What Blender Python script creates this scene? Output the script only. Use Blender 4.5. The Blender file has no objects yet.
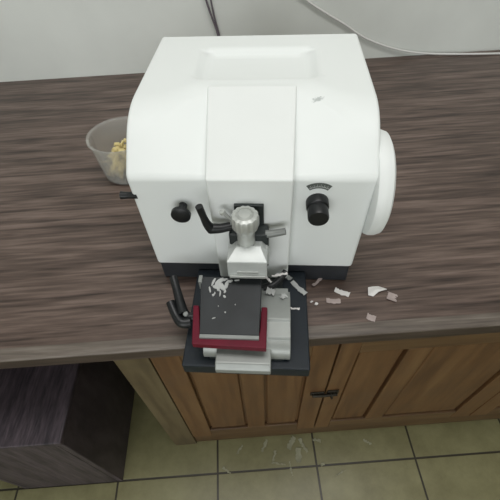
import bpy, bmesh, math, random
from mathutils import Vector, Matrix
random.seed(7)
S = bpy.context.scene
C = S.collection
PI = math.pi

# ------------------------------------------------------------------ materials
def new_mat(name):
    m = bpy.data.materials.new(name); m.use_nodes = True
    nt = m.node_tree
    return m, nt, nt.nodes['Principled BSDF']

def plain(name, col, rough=.5, metal=0, var=0.0, scale=30, bump=0.0, coat=0, trans=0, spec=None):
    m, nt, b = new_mat(name)
    b.inputs['Base Color'].default_value = (*col, 1)
    b.inputs['Roughness'].default_value = rough
    b.inputs['Metallic'].default_value = metal
    b.inputs['Coat Weight'].default_value = coat
    b.inputs['Transmission Weight'].default_value = trans
    if spec is not None: b.inputs['Specular IOR Level'].default_value = spec
    tc = nt.nodes.new('ShaderNodeTexCoord')
    n = nt.nodes.new('ShaderNodeTexNoise'); n.inputs['Scale'].default_value = scale; n.inputs['Detail'].default_value = 5
    nt.links.new(tc.outputs['Object'], n.inputs['Vector'])
    if var:
        r = nt.nodes.new('ShaderNodeValToRGB')
        r.color_ramp.elements[0].position = .3; r.color_ramp.elements[1].position = .7
        r.color_ramp.elements[0].color = (*[c*(1-var) for c in col], 1)
        r.color_ramp.elements[1].color = (*[min(1, c*(1+var)) for c in col], 1)
        nt.links.new(n.outputs['Fac'], r.inputs['Fac']); nt.links.new(r.outputs['Color'], b.inputs['Base Color'])
    if bump:
        bp = nt.nodes.new('ShaderNodeBump'); bp.inputs['Strength'].default_value = bump; bp.inputs['Distance'].default_value = .002
        nt.links.new(n.outputs['Fac'], bp.inputs['Height']); nt.links.new(bp.outputs['Normal'], b.inputs['Normal'])
    return m

def streaked(name, cols, stretch, scale, rough=.4, spots=None, coat=0, fine=.35):
    """wood: noise stretched along one axis, plus finer grain"""
    m, nt, b = new_mat(name); N = nt.nodes; L = nt.links
    tc = N.new('ShaderNodeTexCoord'); mp = N.new('ShaderNodeMapping'); mp.inputs['Scale'].default_value = stretch
    L.new(tc.outputs['Object'], mp.inputs['Vector'])
    n1 = N.new('ShaderNodeTexNoise'); n1.inputs['Scale'].default_value = scale; n1.inputs['Detail'].default_value = 6; n1.inputs['Roughness'].default_value = .65; n1.inputs['Distortion'].default_value = .3
    n2 = N.new('ShaderNodeTexNoise'); n2.inputs['Scale'].default_value = scale*4; n2.inputs['Detail'].default_value = 4
    L.new(mp.outputs['Vector'], n1.inputs['Vector']); L.new(mp.outputs['Vector'], n2.inputs['Vector'])
    mx = N.new('ShaderNodeMix'); mx.inputs[0].default_value = fine
    L.new(n1.outputs['Fac'], mx.inputs[2]); L.new(n2.outputs['Fac'], mx.inputs[3])
    r = N.new('ShaderNodeValToRGB'); cr = r.color_ramp
    cr.elements[0].position = .36; cr.elements[0].color = (*cols[0], 1)
    cr.elements[1].position = .64; cr.elements[1].color = (*cols[2], 1)
    e = cr.elements.new(.5); e.color = (*cols[1], 1)
    L.new(mx.outputs[0], r.inputs['Fac'])
    out = r.outputs['Color']
    if spots:
        n3 = N.new('ShaderNodeTexNoise'); n3.inputs['Scale'].default_value = spots[1]; n3.inputs['Detail'].default_value = 5
        L.new(tc.outputs['Object'], n3.inputs['Vector'])
        r3 = N.new('ShaderNodeValToRGB'); r3.color_ramp.elements[0].position = .5; r3.color_ramp.elements[1].position = .72
        r3.color_ramp.elements[1].color = (spots[2],)*3+(1,); r3.color_ramp.elements[0].color = (0, 0, 0, 1)
        L.new(n3.outputs['Fac'], r3.inputs['Fac'])
        m3 = N.new('ShaderNodeMix'); m3.data_type = 'RGBA'; m3.inputs[7].default_value = (*spots[0], 1)
        L.new(r3.outputs['Color'], m3.inputs[0]); L.new(out, m3.inputs[6]); out = m3.outputs[2]
    L.new(out, b.inputs['Base Color'])
    b.inputs['Roughness'].default_value = rough; b.inputs['Coat Weight'].default_value = coat; b.inputs['Coat Roughness'].default_value = .3
    bp = N.new('ShaderNodeBump'); bp.inputs['Strength'].default_value = .15; bp.inputs['Distance'].default_value = .001
    L.new(mx.outputs[0], bp.inputs['Height']); L.new(bp.outputs['Normal'], b.inputs['Normal'])
    return m

def tile_mat():
    m, nt, b = new_mat('floor_tile'); N = nt.nodes; L = nt.links
    tc = N.new('ShaderNodeTexCoord'); mp = N.new('ShaderNodeMapping')
    T = .2985
    mp.inputs['Location'].default_value = (.130, -.230+T*10, 0)
    L.new(tc.outputs['Object'], mp.inputs['Vector'])
    br = N.new('ShaderNodeTexBrick'); br.offset = 0; br.squash = 1
    br.inputs['Scale'].default_value = 1; br.inputs['Brick Width'].default_value = T; br.inputs['Row Height'].default_value = T
    br.inputs['Mortar Size'].default_value = .0032; br.inputs['Mortar Smooth'].default_value = .2; br.inputs['Bias'].default_value = 0
    L.new(mp.outputs['Vector'], br.inputs['Vector'])
    n = N.new('ShaderNodeTexNoise'); n.inputs['Scale'].default_value = 9; n.inputs['Detail'].default_value = 8; n.inputs['Roughness'].default_value = .7
    L.new(tc.outputs['Object'], n.inputs['Vector'])
    r = N.new('ShaderNodeValToRGB'); r.color_ramp.elements[0].position = .3; r.color_ramp.elements[1].position = .72
    r.color_ramp.elements[0].color = (.165, .150, .070, 1); r.color_ramp.elements[1].color = (.265, .252, .130, 1)
    L.new(n.outputs['Fac'], r.inputs['Fac'])
    mx = N.new('ShaderNodeMix'); mx.data_type = 'RGBA'; mx.inputs[7].default_value = (.035, .03, .018, 1)
    L.new(br.outputs['Fac'], mx.inputs[0]); L.new(r.outputs['Color'], mx.inputs[6]); L.new(mx.outputs[2], b.inputs['Base Color'])
    bp = N.new('ShaderNodeBump'); bp.invert = True; bp.inputs['Strength'].default_value = .5; bp.inputs['Distance'].default_value = .002
    L.new(br.outputs['Fac'], bp.inputs['Height']); L.new(bp.outputs['Normal'], b.inputs['Normal'])
    b.inputs['Roughness'].default_value = .38
    return m

M = {}
M['wall'] = plain('grey_plaster', (.72, .745, .71), .85, var=.05, scale=5, bump=.15)
M['ceiling'] = plain('white_ceiling', (.75, .75, .72), .9, var=.03)
M['tile'] = tile_mat()
M['laminate'] = streaked('dark_wood_laminate', [(.030, .018, .014), (.106, .072, .058), (.20, .145, .122)], (1.6, 26, 26), 1.5, .40)
M['nosing'] = streaked('worn_highlit_wood_edge', [(.07, .055, .045), (.13, .106, .088), (.20, .172, .145)], (1.5, 25, 25), 2, .42)  # pale from wear plus a highlight painted into the colour
M['strip'] = streaked('shade_painted_edge_wood', [(.030, .020, .016), (.055, .038, .030), (.085, .062, .05)], (1.5, 25, 25), 2, .5)  # laminate front face, shadow below the lip painted in as darker colour
M['oak'] = streaked('varnished_wood', [(.082, .037, .015), (.128, .061, .023), (.165, .088, .036)], (14, 14, 1.2), 1.4, .45, spots=((.10, .055, .028), 8, .55), coat=.15)
M['oak_rail'] = streaked('varnished_wood_rail', [(.065, .032, .014), (.102, .054, .023), (.140, .080, .035)], (1.2, 14, 14), 1.4, .45, spots=((.085, .05, .027), 8, .6), coat=.15)
M['dirty_oak'] = streaked('soiled_wood', [(.072, .050, .024), (.110, .082, .040), (.145, .112, .058)], (10, 10, 1.2), 1.4, .6, spots=((.07, .055, .03), 12, .6))
M['dark_wood'] = streaked('near_black_wood', [(.018, .014, .019), (.05, .038, .046), (.085, .066, .078)], (20, 3, 1.2), 3, .5)
M['white'] = plain('white_enamel', (.80, .83, .815), .32, var=.012, scale=14, coat=.25)
M['white_plastic'] = plain('white_plastic', (.765, .79, .775), .55, var=.012, scale=14)
M['black_base'] = plain('black_painted_metal', (.022, .025, .03), .5, var=.2, scale=40)
M['slate'] = plain('blue_black_paint', (.011, .016, .022), .45, var=.25, scale=25, spec=.3)
M['black_plastic'] = plain('black_plastic', (.009, .010, .011), .4, spec=.4)
M['dark_recess'] = plain('matt_black_metal', (.014, .019, .019), .55, var=.2)
M['black_plate'] = plain('smudged_black_metal', (.019, .022, .024), .5, metal=0, var=.3, scale=22, spec=.3)
M['steel'] = plain('brushed_steel', (.52, .535, .51), .38, metal=.5, var=.08, scale=60, bump=.05)
M['dull_steel'] = plain('dull_cast_steel', (.20, .21, .20), .5, metal=.3, var=.08, scale=40, bump=.08)
M['satin_lit'] = plain('lit_satin_aluminium', (.56, .585, .57), .45, metal=.3, var=.06, scale=50)  # lit copy of the satin metal: light on the high clamp put into colour
M['satin'] = plain('satin_aluminium', (.30, .315, .30), .42, metal=.35, var=.05, scale=50, bump=.04)
M['red'] = plain('red_anodised_metal', (.125, .004, .018), .45, metal=0, var=.2, scale=30, spec=.25)
M['wax'] = plain('white_paraffin', (.72, .70, .68), .6, var=.08, scale=80)
M['greywax'] = plain('greyish_paraffin', (.42, .43, .42), .6, var=.1, scale=80)
M['pinkwax'] = plain('brownish_paraffin', (.40, .33, .31), .6, var=.1, scale=80)
M['thinwax'] = plain('thin_dusty_paraffin', (.31, .305, .21), .7, var=.1, scale=80)
M['yellow'] = plain('yellow_paraffin', (.72, .60, .28), .6, var=.15, scale=60, bump=.3)
M['label'] = plain('dark_label', (.10, .115, .105), .45, var=.2, scale=60)
M['labelmark'] = plain('pale_print', (.55, .57, .55), .5)
M['cable_white'] = plain('white_cable_sheath', (.72, .72, .70), .5)
M['cable_grey'] = plain('grey_cable_sheath', (.13, .11, .13), .5)
M['iron'] = plain('rusty_dark_iron', (.035, .030, .022), .55, metal=.5, var=.3, scale=50)
# housing enamel gets one small greyish rub mark on its right-hand top
m, nt, b = new_mat('white_enamel_with_rub_mark'); N = nt.nodes; L = nt.links
b.inputs['Roughness'].default_value = .5; b.inputs['Specular IOR Level'].default_value = .35
tc = N.new('ShaderNodeTexCoord'); mp = N.new('ShaderNodeMapping'); mp.vector_type = 'POINT'
SM = (.095, .112, .298)
mp.inputs['Scale'].default_value = (1/.0105, 1/.0055, 1/.03); mp.inputs['Location'].default_value = (-SM[0]/.0105, -SM[1]/.0055, -SM[2]/.03)
ln = N.new('ShaderNodeVectorMath'); ln.operation = 'LENGTH'
n = N.new('ShaderNodeTexNoise'); n.inputs['Scale'].default_value = 260; n.inputs['Detail'].default_value = 3
L.new(tc.outputs['Object'], mp.inputs['Vector']); L.new(mp.outputs['Vector'], ln.inputs[0]); L.new(tc.outputs['Object'], n.inputs['Vector'])
ad = N.new('ShaderNodeMath'); ad.operation = 'MULTIPLY_ADD'; ad.inputs[1].default_value = 1.6; L.new(n.outputs['Fac'], ad.inputs[0]); L.new(ln.outputs['Value'], ad.inputs[2])
r = N.new('ShaderNodeValToRGB'); r.color_ramp.elements[0].position = .75; r.color_ramp.elements[0].color = (.46, .49, .48, 1)
r.color_ramp.elements[1].position = 1.0; r.color_ramp.elements[1].color = (.78, .81, .795, 1)
hf = N.new('ShaderNodeMath'); hf.operation = 'MULTIPLY'; hf.inputs[1].default_value = .62
L.new(ad.outputs[0], hf.inputs[0]); L.new(hf.outputs[0], r.inputs['Fac']); L.new(r.outputs['Color'], b.inputs['Base Color'])
M['housing'] = m
# clear cloudy plastic
m, nt, b = new_mat('cloudy_clear_plastic')
b.inputs['Base Color'].default_value = (.80, .80, .76, 1); b.inputs['Roughness'].default_value = .25
b.inputs['Transmission Weight'].default_value = .7; b.inputs['IOR'].default_value = 1.2; b.inputs['Alpha'].default_value = .62
M['clear'] = m

# ------------------------------------------------------------------ helpers
def link(name, bm, mat, parent=None, smooth=35, bevel=0, seg=3, loc=None):
    bmesh.ops.recalc_face_normals(bm, faces=bm.faces)
    me = bpy.data.meshes.new(name); bm.to_mesh(me); bm.free()
    for mm in (mat if isinstance(mat, (list, tuple)) else [mat]): me.materials.append(mm)
    for p in me.polygons: p.use_smooth = True
    me.set_sharp_from_angle(angle=math.radians(smooth))
    o = bpy.data.objects.new(name, me); C.objects.link(o)
    if parent: o.parent = parent
    if loc: o.location = loc
    if bevel:
        md = o.modifiers.new('Bevel', 'BEVEL'); md.width = bevel; md.segments = seg; md.limit_method = 'ANGLE'; md.angle_limit = math.radians(40)
        md.harden_normals = False
        for p in me.polygons: p.use_smooth = True
        me.set_sharp_from_angle(angle=math.radians(180))
        wn = o.modifiers.new('WN', 'WEIGHTED_NORMAL'); wn.keep_sharp = False
    return o

def box(bm, x0, x1, y0, y1, z0, z1, mi=0):
    v = [bm.verts.new((x, y, z)) for x in (x0, x1) for y in (y0, y1) for z in (z0, z1)]
    for f in ((0, 1, 3, 2), (4, 6, 7, 5), (0, 4, 5, 1), (2, 3, 7, 6), (0, 2, 6, 4), (1, 5, 7, 3)):
        bm.faces.new([v[i] for i in f]).material_index = mi
    return v

def B(name, dims, mat, parent=None, bevel=.001, seg=2):
    bm = bmesh.new(); box(bm, *dims); return link(name, bm, mat, parent, bevel=bevel, seg=seg)

def prism(bm, pts, x0, x1, hw=None):
    """profile in (y,z) extruded along x. hw(y)->(x0,x1) overrides"""
    a, c = [], []
    for y, z in pts:
        l, r = hw(y, z) if hw else (x0, x1)
        a.append(bm.verts.new((l, y, z))); c.append(bm.verts.new((r, y, z)))
    n = len(pts)
    bm.faces.new(a); bm.faces.new(c[::-1])
    for i in range(n):
        bm.faces.new((a[i], c[i], c[(i+1) % n], a[(i+1) % n]))
    return a, c

def fillet(pts, rad, seg=6):
    out = []; n = len(pts)
    for i, p in enumerate(pts):
        r = rad[i]
        if not r: out.append(p); continue
        P = Vector(p); A = (Vector(pts[i-1])-P); D = (Vector(pts[(i+1) % n])-P)
        ang = A.angle(D); t = r/math.tan(ang/2); A.normalize(); D.normalize()
        s = P+A*t; e = P+D*t; cen = P+(A+D).normalized()*(r/math.sin(ang/2))
        va, vb = s-cen, e-cen; tot = va.angle(vb)
        for k in range(seg+1):
            u = k/seg
            q = (va*math.sin((1-u)*tot)+vb*math.sin(u*tot))/math.sin(tot)
            out.append(tuple(cen+q))
    return out

def lathe(bm, prof, origin, axis, seg=40, scallop=None, mi=0, xf=None):
    """prof: list of (radius, height along axis)"""
    q = Vector((0, 0, 1)).rotation_difference(Vector(axis).normalized()); o = Vector(origin)
    rings = []
    for j, (r, h) in enumerate(prof):
        ring = []
        for i in range(seg):
            a = 2*PI*i/seg; rr = r
            if scallop and scallop[0] <= j <= scallop[1]: rr = r*(1+scallop[3]*math.cos(scallop[2]*a))
            ring.append(bm.verts.new(o+q@Vector((rr*math.cos(a), rr*math.sin(a), h))))
        rings.append(ring)
    for a, c in zip(rings, rings[1:]):
        for i in range(seg):
            bm.faces.new((a[i], a[(i+1) % seg], c[(i+1) % seg], c[i])).material_index = mi
    bm.faces.new(rings[0][::-1]).material_index = mi; bm.faces.new(rings[-1]).material_index = mi

def LA(name, prof, origin, axis, mat, parent=None, **k):
    bm = bmesh.new(); lathe(bm, prof, origin, axis, **k); return link(name, bm, mat, parent, smooth=32)

def tube(bm, pts, rads, seg=12, sub=6):
    """smooth tube through points (Catmull-Rom) with radii"""
    P = [Vector(p) for p in pts]; R = rads if isinstance(rads, (list, tuple)) else [rads]*len(P)
    Q, RR = [], []
    for i in range(len(P)-1):
        p0 = P[max(i-1, 0)]; p1 = P[i]; p2 = P[i+1]; p3 = P[min(i+2, len(P)-1)]
        for k in range(sub):
            t = k/sub
            Q.append(.5*((2*p1)+(-p0+p2)*t+(2*p0-5*p1+4*p2-p3)*t*t+(-p0+3*p1-3*p2+p3)*t**3)); RR.append(R[i]*(1-t)+R[i+1]*t)
    Q.append(P[-1]); RR.append(R[-1])
    prev = None; rings = []
    nrm = None
    for i, p in enumerate(Q):
        d = (Q[min(i+1, len(Q)-1)]-Q[max(i-1, 0)]).normalized()
        if nrm is None:
            nrm = d.orthogonal().normalized()
        else:
            nrm = (nrm-d*nrm.dot(d)).normalized()
        bn = d.cross(nrm)
        rings.append([bm.verts.new(p+(nrm*math.cos(2*PI*k/seg)+bn*math.sin(2*PI*k/seg))*RR[i]) for k in range(seg)])
    for a, c in zip(rings, rings[1:]):
        for k in range(seg): bm.faces.new((a[k], a[(k+1) % seg], c[(k+1) % seg], c[k]))
    bm.faces.new(rings[0][::-1]); bm.faces.new(rings[-1])

def T(name, pts, rads, mat, parent=None, **k):
    bm = bmesh.new(); tube(bm, pts, rads, **k); return link(name, bm, mat, parent, smooth=50)

def tag(o, label, cat, group=None, kind=None):
    o['label'] = label; o['category'] = cat
    if group: o['group'] = group
    if kind: o['kind'] = kind
    return o

def empty(name, loc, rz, label, cat, group=None):
    o = bpy.data.objects.new(name, None); C.objects.link(o); o.empty_display_size = .05
    o.location = loc; o.rotation_euler = (0, 0, rz); return tag(o, label, cat, group)

def struct(name, dims, mat, bevel=0):
    o = B(name, dims, mat, bevel=bevel) if bevel else link(name, (lambda b: (box(b, *dims), b)[1])(bmesh.new()), mat)
    o['kind'] = 'structure'; return o

# ------------------------------------------------------------------ setting
XL, XR, YF, YB, ZC = -1.9, 2.0, -2.2, 1.30, 2.75
struct('floor', (XL, XR, YF, YB, -.05, 0), M['tile'])
struct('wall_back', (XL-.1, XR+.1, YB, YB+.1, -.05, ZC), M['wall'])
struct('wall_left', (XL-.1, XL, YF, YB, -.05, ZC), M['wall'])
struct('wall_right', (XR, XR+.1, YF, YB, -.05, ZC), M['wall'])
struct('wall_front', (XL-.1, XR+.1, YF-.1, YF, -.05, ZC), M['wall'])
struct('ceiling', (XL-.1, XR+.1, YF-.1, YB+.1, ZC, ZC+.1), M['ceiling'])

# ------------------------------------------------------------------ worktop
DZ = .72
wt = empty('worktop', (0, .289, DZ), 0, 'long dark brown wood-grain worktop along the wall carrying the white machine', 'worktop')
bm = bmesh.new(); box(bm, XL+.002, XR-.002, .022, 1.300-.289-.002, -.035, 0); link('board', bm, M['laminate'], wt)
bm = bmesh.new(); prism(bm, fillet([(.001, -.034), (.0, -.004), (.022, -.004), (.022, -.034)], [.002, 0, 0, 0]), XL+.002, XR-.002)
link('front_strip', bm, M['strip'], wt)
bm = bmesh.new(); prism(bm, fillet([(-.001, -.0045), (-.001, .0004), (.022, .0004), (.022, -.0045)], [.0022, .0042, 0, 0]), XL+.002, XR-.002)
o = link('edge_strip', bm, M['nosing'], wt); o['label'] = 'paler worn rounded front edge with painted highlight'

# ------------------------------------------------------------------ cabinet below
cab = empty('wooden_cabinet', (0, .32, 0), 0, 'varnished brown wooden cabinet with panelled doors below the worktop', 'cabinet')
CW = DZ-.035
B('side_panel', (-.262, -.240, .016, .55, 0, CW), M['dirty_oak'], cab)
B('side_panel', (1.10, 1.122, .016, .55, 0, CW), M['oak'], cab)
B('back_panel', (-.240, 1.10, .535, .55, 0, CW), M['oak'], cab)
o = B('corner_stile', (-.262, -.196, -.004, .016, 0, CW), M['dirty_oak'], cab, bevel=.002); o['label'] = 'greyish soiled corner post'
B('bottom_rail', (-.196, 1.122, .002, .016, 0, .098), M['oak_rail'], cab, bevel=.002)
B('top_rail', (-.196, 1.122, .004, .016, .668, CW), M['oak_rail'], cab, bevel=.002)
B('shelf_board', (-.240, 1.10, .016, .535, .07, .088), M['oak'], cab)
def door(x0, x1, s0, mun0, mun1, s1):
    """panelled door between x0 and x1; stile/muntin positions in world x"""
    z0, z1 = .104, .664
    d = B('door', (x0, x1, .001, .014, z0, z1), M['oak'], cab, bevel=.001)      # recessed field (panels)
    F = -.010
    B('stile', (x0, s0, F, .001, z0, z1), M['oak'], d, bevel=.0015)
    B('stile', (s1, x1, F, .001, z0, z1), M['oak'], d, bevel=.0015)
    B('muntin', (mun0, mun1, F, .001, .158, .60), M['oak'], d, bevel=.0015)
    B('lower_rail', (s0, s1, F, .001, z0, .158), M['oak_rail'], d, bevel=.0015)
    B('upper_rail', (s0, s1, F, .001, .60, z1), M['oak_rail'], d, bevel=.0015)
    for a, c in ((s0, mun0), (mun1, s1)):
        B('door_panel', (a+.006, c-.006, -.006, .001, .164, .594), M['oak'], d, bevel=.004)
    return d
door(-.190, .1615, -.135, -.028, .020, .112)
door(.1655, .620, .205, .303, .352, .565)
door(.624, 1.098, .675, .83, .88, 1.05)
h = B('hasp', (.128, .160, -.0135, -.010, .388, .404), M['iron'], cab); h['label'] = 'dark iron hasp across the two doors'
B('hasp_plate', (.167, .194, -.0135, -.010, .383, .409), M['iron'], h)
T('hasp_bolt', [(.132, -.0165, .396), (.16, -.0175, .396), (.190, -.0165, .396)], .0038, M['iron'], h)
T('staple', [(.176, -.012, .389), (.176, -.024, .391), (.176, -.024, .401), (.176, -.012, .403)], .0018, M['iron'], h)

# ------------------------------------------------------------------ dark box stool on floor
st = empty('dark_wooden_box', (-.56, .365, 0), 0, 'near-black wooden box standing on the tiled floor left of the cabinet', 'box')
B('side', (.131, .146, -.136, .136, .0, .44), M['dark_wood'], st, bevel=.002)
B('side', (-.146, -.131, -.136, .136, .0, .44), M['dark_wood'], st, bevel=.002)
B('front', (-.131, .131, -.136, -.121, .0, .44), M['dark_wood'], st, bevel=.002)
B('back', (-.131, .131, .121, .136, .0, .44), M['dark_wood'], st, bevel=.002)
B('lid', (-.150, .150, -.140, .140, .44, .458), M['dark_wood'], st, bevel=.003)

# ------------------------------------------------------------------ the microtome
mt = empty('microtome', (.012, .415, DZ), math.radians(-6.5), 'white rotary microtome with black knobs and silver specimen clamp on the worktop', 'microtome')
B('machine_base', (-.170, .170, .003, .332, 0, .046), M['black_base'], mt, bevel=.003)
# body: stations across the width, each a profile in (y,z); the front slope is fuller towards the sides
HW = .173; zt = .304
def sm(t): t = max(0, min(1, t)); return t*t*(3-2*t)
def station(x, inside):
    t = sm((abs(x)-.068)/.095)
    yb = .138*(1-t)+.074*t; rr = .085*(1-t)+.115*t
    arc1 = fillet([(0, .10), (0, .242), (yb, zt), (.335, zt)], [0, .010+.008*t, rr, 0], 8)[1:-1]
    pts = [(0, .044)]+arc1
    d = .012 if inside else 0
    for y, dd in ((.163, 0), (.176, d), (.262, d), (.273, 0)): pts.append((y, zt-dd))
    pts += fillet([(.28, zt), (.335, zt), (.335, .044)], [0, .012, 0], 5)[1:-1]+[(.335, .044)]
    return pts
xs = [-HW, -.160, -.146, -.132, -.118, -.106, -.094, -.080, -.066, -.03, 0, .03, .066, .086, .099, .110, .122, .134, .146, .160, HW]
bm = bmesh.new(); rings = []
for x in xs:
    rings.append([bm.verts.new((x*(1+(.036 if x > 0 else .024)*(z-.044)/.26), y, z)) for y, z in station(x, -.081 < x < .087)])
n = len(rings[0])
for p, q in zip(rings, rings[1:]):
    for k in range(n): bm.faces.new((p[k], p[(k+1) % n], q[(k+1) % n], q[k]))
bm.faces.new(rings[0]); bm.faces.new(rings[-1][::-1])
body = link('housing', bm, M['housing'], mt, bevel=.0060, seg=4)
body.modifiers['Bevel'].angle_limit = math.radians(36)
# central raised cover
hw = lambda y, z: (-(.0575+.011*max(0, min(1, (y+.02)/.17))), .0605+.0060*max(0, min(1, (y+.02)/.17)))
bm = bmesh.new(); prism(bm, [(-.021, .036), (-.021, .256), (.137, .3062), (.137, .27), (.02, .20), (.02, .036)], 0, 0, hw)
cover = link('front_cover', bm, M['white_plastic'], mt, bevel=.003, seg=3)
# black bracket in the cover's opening
br = B('slide_bracket', (-.0215, .0205, -.026, -.018, .10, .214), M['dark_recess'], mt, bevel=.001)
B('slide_block', (-.030, .028, -.046, -.024, .10, .176), M['dark_recess'], br, bevel=.003)
B('slide_block', (-.013, .013, -.034, -.024, .176, .205), M['dark_recess'], br, bevel=.002)

# specimen clamp
cl = B('specimen_clamp', (-.0315, .0265, -.080, -.044, .120, .1545), M['satin_lit'], mt, bevel=.0012)
bm = bmesh.new()
lo = [bm.verts.new(p) for p in ((-.0315, -.080, .1548), (.0265, -.080, .1548), (.0265, -.056, .1540), (-.0315, -.056, .1540))]
hi = [bm.verts.new(p) for p in ((-.0190, -.060, .1640), (.0170, -.060, .1640), (.0170, -.056, .1645), (-.0190, -.056, .1645))]
bm.faces.new(lo[::-1]); bm.faces.new(hi)
for k in range(4): bm.faces.new((lo[k], lo[(k+1) % 4], hi[(k+1) % 4], hi[k]))
link('clamp_top', bm, M['satin_lit'], cl, bevel=.0006)
bm = bmesh.new()
sh = [(-.0325, .122), (-.0325, .148), (-.0190, .1625), (.0180, .1625), (.0290, .148), (.0290, .122)]
va = [bm.verts.new((x, -.057, z)) for x, z in sh]; vb = [bm.verts.new((x, -.034, z)) for x, z in sh]
bm.faces.new(va); bm.faces.new(vb[::-1])
for k in range(6): bm.faces.new((va[k], va[(k+1) % 6], vb[(k+1) % 6], vb[k]))
link('clamp_shoulder', bm, M['satin_lit'], cl, bevel=.0008)
B('jaw_slot', (-.018, .014, -.0812, -.0795, .128, .1335), M['steel'], cl, bevel=.0004)
B('jaw', (-.029, .024, -.083, -.080, .120, .125), M['steel'], cl, bevel=.0005)
kn = LA('clamping_screw', [(.0001, .158), (.0130, .158), (.0130, .184), (.0138, .188), (.0170, .194), (.0186, .198), (.0190, .200), (.0190, .2140), (.0178, .2170), (.0128, .2183), (.0120, .2170), (.0105, .2180), (.0085, .2200), (.0001, .2210)],
        (-.0045, -.047, 0), (0, 0, 1), M['steel'], mt, seg=96, scallop=(4, 8, 14, .035))

# lever on the left of the clamp
lv = T('clamp_lever', [(-.0270, -.036, .183), (-.042, -.040, .1825), (-.056, -.042, .184)], [.0065, .0070, .0080], M['black_plastic'], mt)
T('lever_arm', [(-.054, -.042, .182), (-.0590, -.043, .193), (-.0625, -.0435, .209), (-.0660, -.044, .229)], [.0076, .0064, .0052, .0054], M['black_plastic'], lv)
pin = T('locking_pin', [(-.021, -.033, .188), (-.029, -.035, .200), (-.036, -.036, .211)], [.0026, .0026, .0030], M['steel'], mt)
LA('pin_collar', [(.0001, 0), (.0045, 0), (.0045, .004), (.0001, .004)], (-.036, -.036, .209), (-.4, 0, 1), M['steel'], pin)
T('orientation_rod', [(.024, -.040, .1715), (.036, -.040, .1735), (.052, -.040, .178)], [.0062, .0055, .0050], M['dull_steel'], mt)

# front knobs
ck = LA('left_knob', [(.0001, 0), (.0062, 0), (.0062, .010), (.0045, .012), (.0045, .017), (.0130, .0175), (.0148, .019), (.0145, .024), (.0105, .026), (.0001, .0265)], (-.1015, .001, .190), (0, -1, -.02), M['black_plastic'], mt)
ck.name = 'locking_knob'
fk = LA('feed_knob', [(.0001, 0), (.0165, 0), (.0165, .0125), (.0158, .0140), (.0135, .0150), (.0135, .0175), (.0150, .0190), (.0150, .033), (.0138, .0355), (.0001, .036)], (.0975, .001, .199), (0, -1, -.05), M['black_plastic'], mt, seg=48)
# scale label arc above the feed knob
bm = bmesh.new(); R0, R1 = .0215, .0310; cx, cz = .0975, .2035
def arcband(bm, r0, r1, a0, a1, y, mi, n=16, th=.0006):
    rings = []
    for i in range(n+1):
        A = a0+(a1-a0)*i/n
        rings.append([bm.verts.new((cx+r*math.sin(A), yy, cz+r*math.cos(A))) for r, yy in ((r0, y), (r1, y), (r1, y+th), (r0, y+th))])
    for p, q in zip(rings, rings[1:]):
        for k in range(4): bm.faces.new((p[k], p[(k+1) % 4], q[(k+1) % 4], q[k])).material_index = mi
    bm.faces.new(rings[0]).material_index = mi; bm.faces.new(rings[-1][::-1]).material_index = mi
arcband(bm, R0, R1, -.62, .62, -.0008, 0)
sl = link('scale_label', bm, M['label'], mt); sl['label'] = 'dark curved scale plate'
bm = bmesh.new()
arcband(bm, .0240, .0245, -.56, .56, -.0011, 0)
for k in range(13):
    A = -.54+k*.09
    arcband(bm, .0245, .0285 if k % 2 else .0265, A-.008, A+.008, -.0011, 0, 1)
link('scale_marks', bm, M['labelmark'], sl)

# handwheel on the right
WO = (HW, .055, .188)
wh = LA('handwheel', [(.0001, .002), (.055, .002), (.074, .002), (.0785, .004), (.0805, .009), (.0805, .017), (.078, .024), (.071, .028), (.060, .026), (.030, .026), (.028, .031), (.0001, .032)],
        WO, (1, 0, 0), M['white_plastic'], mt, seg=72)
LA('hub', [(.0001, -.004), (.030, -.004), (.030, .006), (.0001, .006)], WO, (1, 0, 0), M['white_plastic'], wh)
# side lever left
T('side_lever', [(-.168, .004, .206), (-.182, .004, .205), (-.194, .004, .205)], [.0058, .0052, .0062], M['black_plastic'], mt)

# sledge plate at the front
sp = B('base_plate', (-.102, .0935, -.182, .002, 0.0005, .028), M['slate'], mt, bevel=.0025)
B('slide_rail', (-.060, .052, -.170, -.020, .028, .036), M['dark_recess'], sp, bevel=.001)

# knife holder
kh = bpy.data.objects.new('knife_holder', None)
bm = bmesh.new()
prism(bm, [(-.066, .034), (-.066, .062), (-.083, .071), (-.122, .071), (-.124, .0665), (-.149, .0645), (-.1515, .059), (-.163, .055), (-.170, .045), (-.170, .034)], -.068, .063)
kh = link('knife_holder', bm, M['satin'], mt, bevel=.0012)
o = bpy.data.objects
bm = bmesh.new()
prism(bm, [(-.158, .034), (-.158, .0545), (-.187, .0545), (-.195, .047), (-.195, .036), (-.190, .034)], -.047, .0345)
link('clamp_block', bm, M['satin'], kh, bevel=.002)
B('rear_jaw', (-.02, .060, -.088, -.062, .060, .066), M['satin'], kh, bevel=.001)
# red knife guard: U-shaped frame
bm = bmesh.new()
pts = [(-.0865, -.108), (-.0775, -.108), (-.0700, -.150), (.0175, -.150), (.0185, -.108), (.0275, -.108), (.0275, -.1755), (-.0790, -.1720)]
va = [bm.verts.new((x, y, .070)) for x, y in pts]; vb = [bm.verts.new((x, y, .082)) for x, y in pts]
bm.faces.new(va[::-1]); bm.faces.new(vb)
for k in range(len(pts)): bm.faces.new((va[k], va[(k+1) % 8], vb[(k+1) % 8], vb[k]))
g = link('knife_guard', bm, M['red'], kh, bevel=.0015); g['label'] = 'red U-shaped guard'
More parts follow.
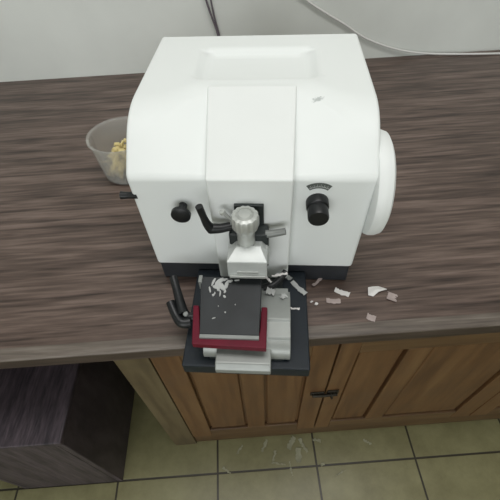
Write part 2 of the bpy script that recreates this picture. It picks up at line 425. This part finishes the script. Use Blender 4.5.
# black plate on top, tilted to the front
bm = bmesh.new()
top = [(-.0765, -.071, .106), (.0180, -.071, .106), (.0168, -.159, .0875), (-.0690, -.159, .0875)]
va = [bm.verts.new(p) for p in top]; vb = [bm.verts.new((p[0], p[1], p[2]-.020)) for p in top]
bm.faces.new(va); bm.faces.new(vb[::-1])
for k in range(4): bm.faces.new((va[k], va[(k+1) % 4], vb[(k+1) % 4], vb[k]))
pl = link('knife_plate', bm, M['black_plate'], kh, bevel=.001); pl['label'] = 'square black top plate'
bm = bmesh.new()
prism(bm, [(-.1590, .0655), (-.1590, .0872), (-.1640, .0858), (-.1640, .0655)], -.0690, .0168)
link('blade_edge', bm, M['dull_steel'], kh, bevel=.0005)
B('corner_lug', (-.079, -.073, -.082, -.070, .0875, .1085), M['satin'], kh, bevel=.0008)
# black clamp levers on the left of the holder
for P, R in (([(-.1045, -.112, .060), (-.110, -.100, .062), (-.121, -.072, .068), (-.130, -.050, .074)], [.0095, .0085, .0068, .0068]),
             ([(-.094, -.122, .054), (-.106, -.124, .056), (-.117, -.113, .060), (-.128, -.094, .067)], [.0095, .0088, .0072, .0070])):
    T('holder_lever', P, R, M['black_plastic'], kh)
T('lever_shaft', [(-.066, -.114, .056), (-.085, -.114, .056), (-.103, -.114, .056)], .0075, M['black_plastic'], kh)
LA('lever_screw', [(.0001, 0), (.0042, 0), (.0042, .003), (.0030, .004), (.0001, .004)], (-.1000, -.1135, .063), (0, -.2, 1), M['dull_steel'], kh)
# black lever right of the plate, behind the holder
rl = T('holder_lever', [(.020, -.062, .066), (.036, -.058, .069), (.048, -.046, .071), (.056, -.034, .074)], [.0062, .0060, .0050, .0055], M['black_plastic'], kh)

# ------------------------------------------------------------------ cables
t = T('power_cord', [(-.20, 1.291, 1.95), (-.165, 1.291, 1.55), (-.125, 1.291, 1.28), (-.085, 1.291, 1.02), (-.060, 1.290, .905), (-.040, 1.288, .83), (-.032, 1.27, .745), (-.02, 1.18, .7250), (.02, 1.00, .7250), (.03, .86, .7250), (.035, .79, .7250)], .0030, M['cable_grey'])
tag(t, 'thin dark grey twin cord hanging down the wall behind the white machine', 'cord')
T('cord_strand', [(-.12, 1.291, 1.95), (-.085, 1.291, 1.55), (-.065, 1.291, 1.26), (-.058, 1.291, 1.02), (-.048, 1.290, .90), (-.034, 1.288, .82), (-.022, 1.27, .745), (-.005, 1.18, .7250), (.04, 1.00, .7250), (.08, .86, .7250), (.09, .785, .7250)], .0027, M['cable_grey'], t)
t = T('white_cable', [(.115, 1.293, 1.95), (.105, 1.293, 1.50), (.11, 1.293, 1.16), (.13, 1.293, 1.02), (.17, 1.293, .955), (.237, 1.293, .904), (.30, 1.293, .866), (.363, 1.293, .831), (.41, 1.293, .801), (.454, 1.293, .779), (.529, 1.292, .752), (.62, 1.29, .732), (.74, 1.28, .7245), (.95, 1.26, .7245), (1.2, 1.27, .7245)], .0032, M['cable_white'])
tag(t, 'thin white cable drooping along the wall to the right above the worktop', 'cable')

# ------------------------------------------------------------------ tub of yellow wax
tub = empty('plastic_tub', (-.268, .775, DZ), .3, 'cloudy clear plastic tub left of the white machine, holding yellow wax', 'tub')
bm = bmesh.new()
R_ = [(.0001, .0), (.058, .0), (.062, .004), (.070, .095), (.074, .098), (.074, .101), (.068, .1005), (.0605, .006), (.0001, .004)]
lathe(bm, R_, (0, 0, 0), (0, 0, 1), seg=48)
link('tub_wall', bm, M['clear'], tub, smooth=40)
bm = bmesh.new()
for k in range(170):
    r = .043*math.sqrt(random.random()); A = random.random()*2*PI; s = random.uniform(.004, .009)
    z = .014+random.random()*.075*(1-r/.07)
    mtx = Matrix.Translation((r*math.cos(A), r*math.sin(A), z)) @ Matrix.Rotation(random.random()*3, 4, Vector((random.random(), random.random(), .5)).normalized()) @ Matrix.Diagonal((s, s*.75, s*.5, 1))
    v = bmesh.ops.create_icosphere(bm, subdivisions=1, radius=1, matrix=mtx)
    for q in v['verts']: q.co += Vector((random.gauss(0, .001), random.gauss(0, .001), random.gauss(0, .001)))
wx = link('wax_crumbs', bm, M['yellow'], smooth=10)
wx.location = tub.location + Vector((0, 0, .0005)); tag(wx, 'pale yellow wax crumbs heaped inside the cloudy tub', 'wax', kind='stuff')

# ------------------------------------------------------------------ paraffin ribbons
def ribbon(name, loc, ln, wd, rz, label, mat, group, curl=.0015, ragged=.0008, th=.0012, tilt=0, n=10):
    bm = bmesh.new(); rows = []
    for i in range(n+1):
        u = i/n-.5; x = u*ln; z = curl*(1-math.cos(u*PI))+curl*.3*math.sin(9*u)
        z = abs(z)
        j = random.uniform(-ragged, ragged); w0 = wd/2+random.uniform(-ragged, ragged)
        rows.append([bm.verts.new(p) for p in ((x, -w0+j, z), (x, w0+j, z), (x, w0+j, z+th), (x, -w0+j, z+th))])
    for p, q in zip(rows, rows[1:]):
        for k in range(4): bm.faces.new((p[k], p[(k+1) % 4], q[(k+1) % 4], q[k]))
    bm.faces.new(rows[0]); bm.faces.new(rows[-1][::-1])
    o = link(name, bm, mat, smooth=40); o.location = loc; o.rotation_euler = (0, tilt, rz)
    return tag(o, label, 'wax scrap', group)
W = mt.matrix_basis.copy() if False else Matrix.Translation(mt.location) @ Matrix.Rotation(math.radians(-6.5), 4, 'Z')
def ml(x, y, z): return W @ Vector((x, y, z))
GD = 'wax ribbons on the worktop'
Z = DZ+.0003
ribbon('wax_ribbon', (.168, .373, Z), .027, .0095, math.radians(-30), 'white wax ribbon on the worktop, slanting, nearest the machine corner', M['wax'], GD)
ribbon('wax_ribbon', (.149, .356, Z), .025, .0088, math.radians(-8), 'flat greyish wax ribbon on the worktop, just below the slanting one', M['pinkwax'], GD)
ribbon('wax_ribbon', (.206, .318, Z), .015, .012, math.radians(-28), 'small square wax scrap on the worktop nearest its front edge', M['pinkwax'], GD)
ribbon('wax_ribbon', (.128, .398, Z+.0035), .030, .005, math.radians(40), 'dull brownish wax sliver on the worktop touching the black plate corner', M['pinkwax'], GD, curl=.003)
ribbon('wax_ribbon', (.253, .356, Z), .016, .015, math.radians(60), 'brownish wax scrap on the worktop, rightmost of them all', M['pinkwax'], GD, ragged=.002)
# crumpled large scrap
bm = bmesh.new()
out = [(-.017, -.008), (-.013, .008), (-.004, .0085), (.006, .009), (.019, .001), (.010, -.001), (.003, -.003), (-.008, -.0105)]
va = [bm.verts.new((x, y, .0005+.003*abs(math.sin(7*x*60)))) for x, y in out]; vb = [bm.verts.new((v.co.x, v.co.y, v.co.z+.0016)) for v in va]
ca = bm.verts.new((-.001, .001, .004)); cb = bm.verts.new((-.001, .001, .0062))
for k in range(8):
    bm.faces.new((va[(k+1) % 8], va[k], ca)); bm.faces.new((vb[k], vb[(k+1) % 8], cb)); bm.faces.new((va[k], va[(k+1) % 8], vb[(k+1) % 8], vb[k]))
o = link('wax_ribbon', bm, M['wax'], smooth=20); o.location = (.229, .370, Z); tag(o, 'largest crumpled bright white wax scrap on the worktop', 'wax scrap', GD)
GP = 'wax ribbons on the black base plate'
ZP = .0283
ribbon('wax_ribbon', ml(.080, -.036, ZP), .034, .0085, math.radians(-52), 'broad grey wax ribbon on the black plate corner', M['greywax'], GP, curl=.002)
ribbon('wax_ribbon', ml(.071, -.077, ZP), .019, .0028, math.radians(-12), 'thin white wax stick on the black plate beside the silver block', M['wax'], GP, curl=.0005)
ribbon('wax_ribbon', ml(.063, -.014, ZP), .012, .008, math.radians(-45), 'small grey wax scrap on the black plate against the machine base', M['greywax'], GP)
for lx, ly, s, lab in ((.104, -.046, .005, 'tiny white wax crumb on the worktop right of the plate'), (.112, -.050, .006, 'tiny white wax crumb on the worktop beyond the nearer crumb')):
    q = ml(lx, ly, 0); ribbon('wax_crumb', (q.x, q.y, Z), s, s*.8, 1.1, lab, M['wax'], GD, ragged=.001, n=4)
ribbon('wax_ribbon', ml(.046, -.044, .0775), .026, .0035, math.radians(8), 'thin white wax stick lying across the black lever right of the plate', M['wax'], GP, curl=.0006)
ribbon('wax_ribbon', ml(.026, -.050, .0745), .020, .004, math.radians(-55), 'short white wax sliver between the black plate and the lever', M['wax'], GP, curl=.001)
ribbon('wax_ribbon', ml(.032, -.074, .0725), .014, .010, math.radians(-20), 'ragged grey wax lump on the silver block behind the plate', M['greywax'], GP, ragged=.002)
ribbon('wax_ribbon', ml(.052, -.083, .0725), .010, .007, math.radians(40), 'small grey wax lump on the silver block at its rear corner', M['greywax'], GP, ragged=.002)

# wax smear on the black plate: countless flakes
bm = bmesh.new(); rnd = random.Random(4)
def plate_z(y): return .0875+(.106-.0875)*(y+.159)/.088
def flake(x, y, ln, wd, ang):
    pts = []; n = 9
    for k in range(n):
        A = 2*PI*k/n; r = rnd.uniform(.7, 1.2)
        px = r*ln*math.cos(A); py = r*wd*math.sin(A)
        X = x+px*math.cos(ang)-py*math.sin(ang); Y = y+px*math.sin(ang)+py*math.cos(ang)
        pts.append((X, Y))
    va = [bm.verts.new((X, Y, plate_z(Y)+.0003)) for X, Y in pts]; vb = [bm.verts.new((X*.9+x*.1, Y*.9+y*.1, plate_z(Y)+.0017)) for X, Y in pts]
    bm.faces.new(va[::-1]); bm.faces.new(vb)
    for k in range(n): bm.faces.new((va[k], va[(k+1) % n], vb[(k+1) % n], vb[k]))
for x, y, ln, wd, ang in ((-.0560, -.080, .0085, .0020, 1.2), (-.0600, -.092, .0060, .0015, -1.3), (-.0470, -.080, .009, .005, .9), (-.0420, -.087, .0085, .0045, -.9),
                          (-.0350, -.084, .0075, .0030, 1.3), (-.0440, -.098, .0055, .0015, 1.5), (-.0370, -.095, .003, .002, 1.2), (-.0520, -.088, .005, .003, -.5), (-.0300, -.078, .005, .0018, .2),
                          (-.0540, -.101, .0022, .0018, 0), (-.0370, -.103, .0022, .0026, .4), (-.0520, -.098, .0026, .0013, 1.5), (-.0475, -.091, .004, .003, 2), (-.0200, -.0765, .0045, .0012, .1),
                          (-.0400, -.076, .006, .002, .2), (-.0340, -.127, .0013, .001, 0), (-.0500, -.136, .0028, .0008, .4), (-.0200, -.115, .0008, .0008, 0), (-.045, -.118, .0007, .0007, 0)):
    flake(x, y, ln, wd, ang)
o = link('wax_smear', bm, M['greywax'], smooth=30); o.matrix_world = W
tag(o, 'whitish wax flakes smeared on the square black plate', 'wax flakes', kind='stuff')

# shavings on floor
GF = 'wax shavings on the floor'
FL = [(.016, .296, .034, .006, 60, 'faint bent wax shaving on the floor close to the cabinet foot, left of the cluster'),
      (.100, .298, .036, .012, 55, 'pale upper wax shaving of the cluster on the floor tile below the cabinet doors'),
      (.136, .288, .040, .007, -65, 'curved right-hand wax shaving of the cluster on the floor tile'),
      (.118, .262, .036, .014, 82, 'broad lower wax shaving of the cluster on the floor tile'),
      (.090, .228, .034, .003, -85, 'thin upright wax sliver touching the tile joint under the cluster'),
      (.042, .262, .034, .004, 70, 'thin upright wax sliver left of the cluster on the floor'),
      (.055, .243, .036, .003, -12, 'long thin wax sliver lying just behind the tile joint'),
      (.180, .300, .022, .006, -8, 'small wax shaving on the tile joint by the cabinet foot, right of the cluster'),
      (.335, .284, .024, .005, -30, 'short wax shaving alone on the right floor tile'),
      (.186, .232, .012, .005, 20, 'tiny wax fleck on the crossing of the tile joints'),
      (-.062, .290, .028, .004, 50, 'short slanting wax sliver on the floor below the silver block, nearer the cabinet'),
      (-.102, .236, .026, .004, -40, 'short wax sliver on the floor near the tile joint, leftmost of all'),
      (.235, .206, .030, .003, 25, 'thin faint wax sliver on the front right tile')]
for x, y, ln, wd, a_, lab in FL:
    ribbon('wax_shaving', (x, y, .0006), ln*1.12, wd*1.15, math.radians(a_), lab, M['thinwax'], GF, curl=.0015, ragged=.0018, th=.0006)

# ------------------------------------------------------------------ light
def area(name, loc, sx, sy, power, col, target=None):
    l = bpy.data.lights.new(name, 'AREA'); l.shape = 'RECTANGLE'; l.size = sx; l.size_y = sy; l.energy = power; l.color = col
    o = bpy.data.objects.new(name, l); C.objects.link(o); o.location = loc
    d = (Vector(target)-Vector(loc)) if target else Vector((0, 0, -1))
    o.rotation_euler = d.to_track_quat('-Z', 'Y').to_euler(); return o
area('ceiling_lamp_light', (.10, .35, 2.70), 1.3, .5, 18.5, (1, .985, .975))
area('front_fill_light', (-.3, -2.1, 1.35), 2.2, 1.3, 36, (.97, .985, 1), (0, .4, .9))  # added fill, no real window: brightens the machine's front
w = bpy.data.worlds.new('World'); S.world = w; w.use_nodes = True
w.node_tree.nodes['Background'].inputs[0].default_value = (.9, .95, 1, 1); w.node_tree.nodes['Background'].inputs[1].default_value = .4

# ------------------------------------------------------------------ camera
def cam_rot():
    d = Vector((18, -320, -380)).normalized(); up = -d
    dx = -36; yc = (-(d.x*dx)+d.z*380)/d.y
    Y = Vector((dx, yc, -380)).normalized(); X = Y.cross(up)
    return Matrix((X, Y, up))
cd = bpy.data.cameras.new('Camera'); cam = bpy.data.objects.new('Camera', cd); C.objects.link(cam)
cd.sensor_width = 36; cd.lens = 380/500*36; cd.clip_start = .02
cam.matrix_world = Matrix.Translation((0, 0, 1.30)) @ cam_rot().to_4x4()
S.camera = cam
vs = S.view_settings; vs.view_transform = 'Standard'; vs.look = 'None'; vs.exposure = 0; vs.gamma = 1; vs.use_curve_mapping = False
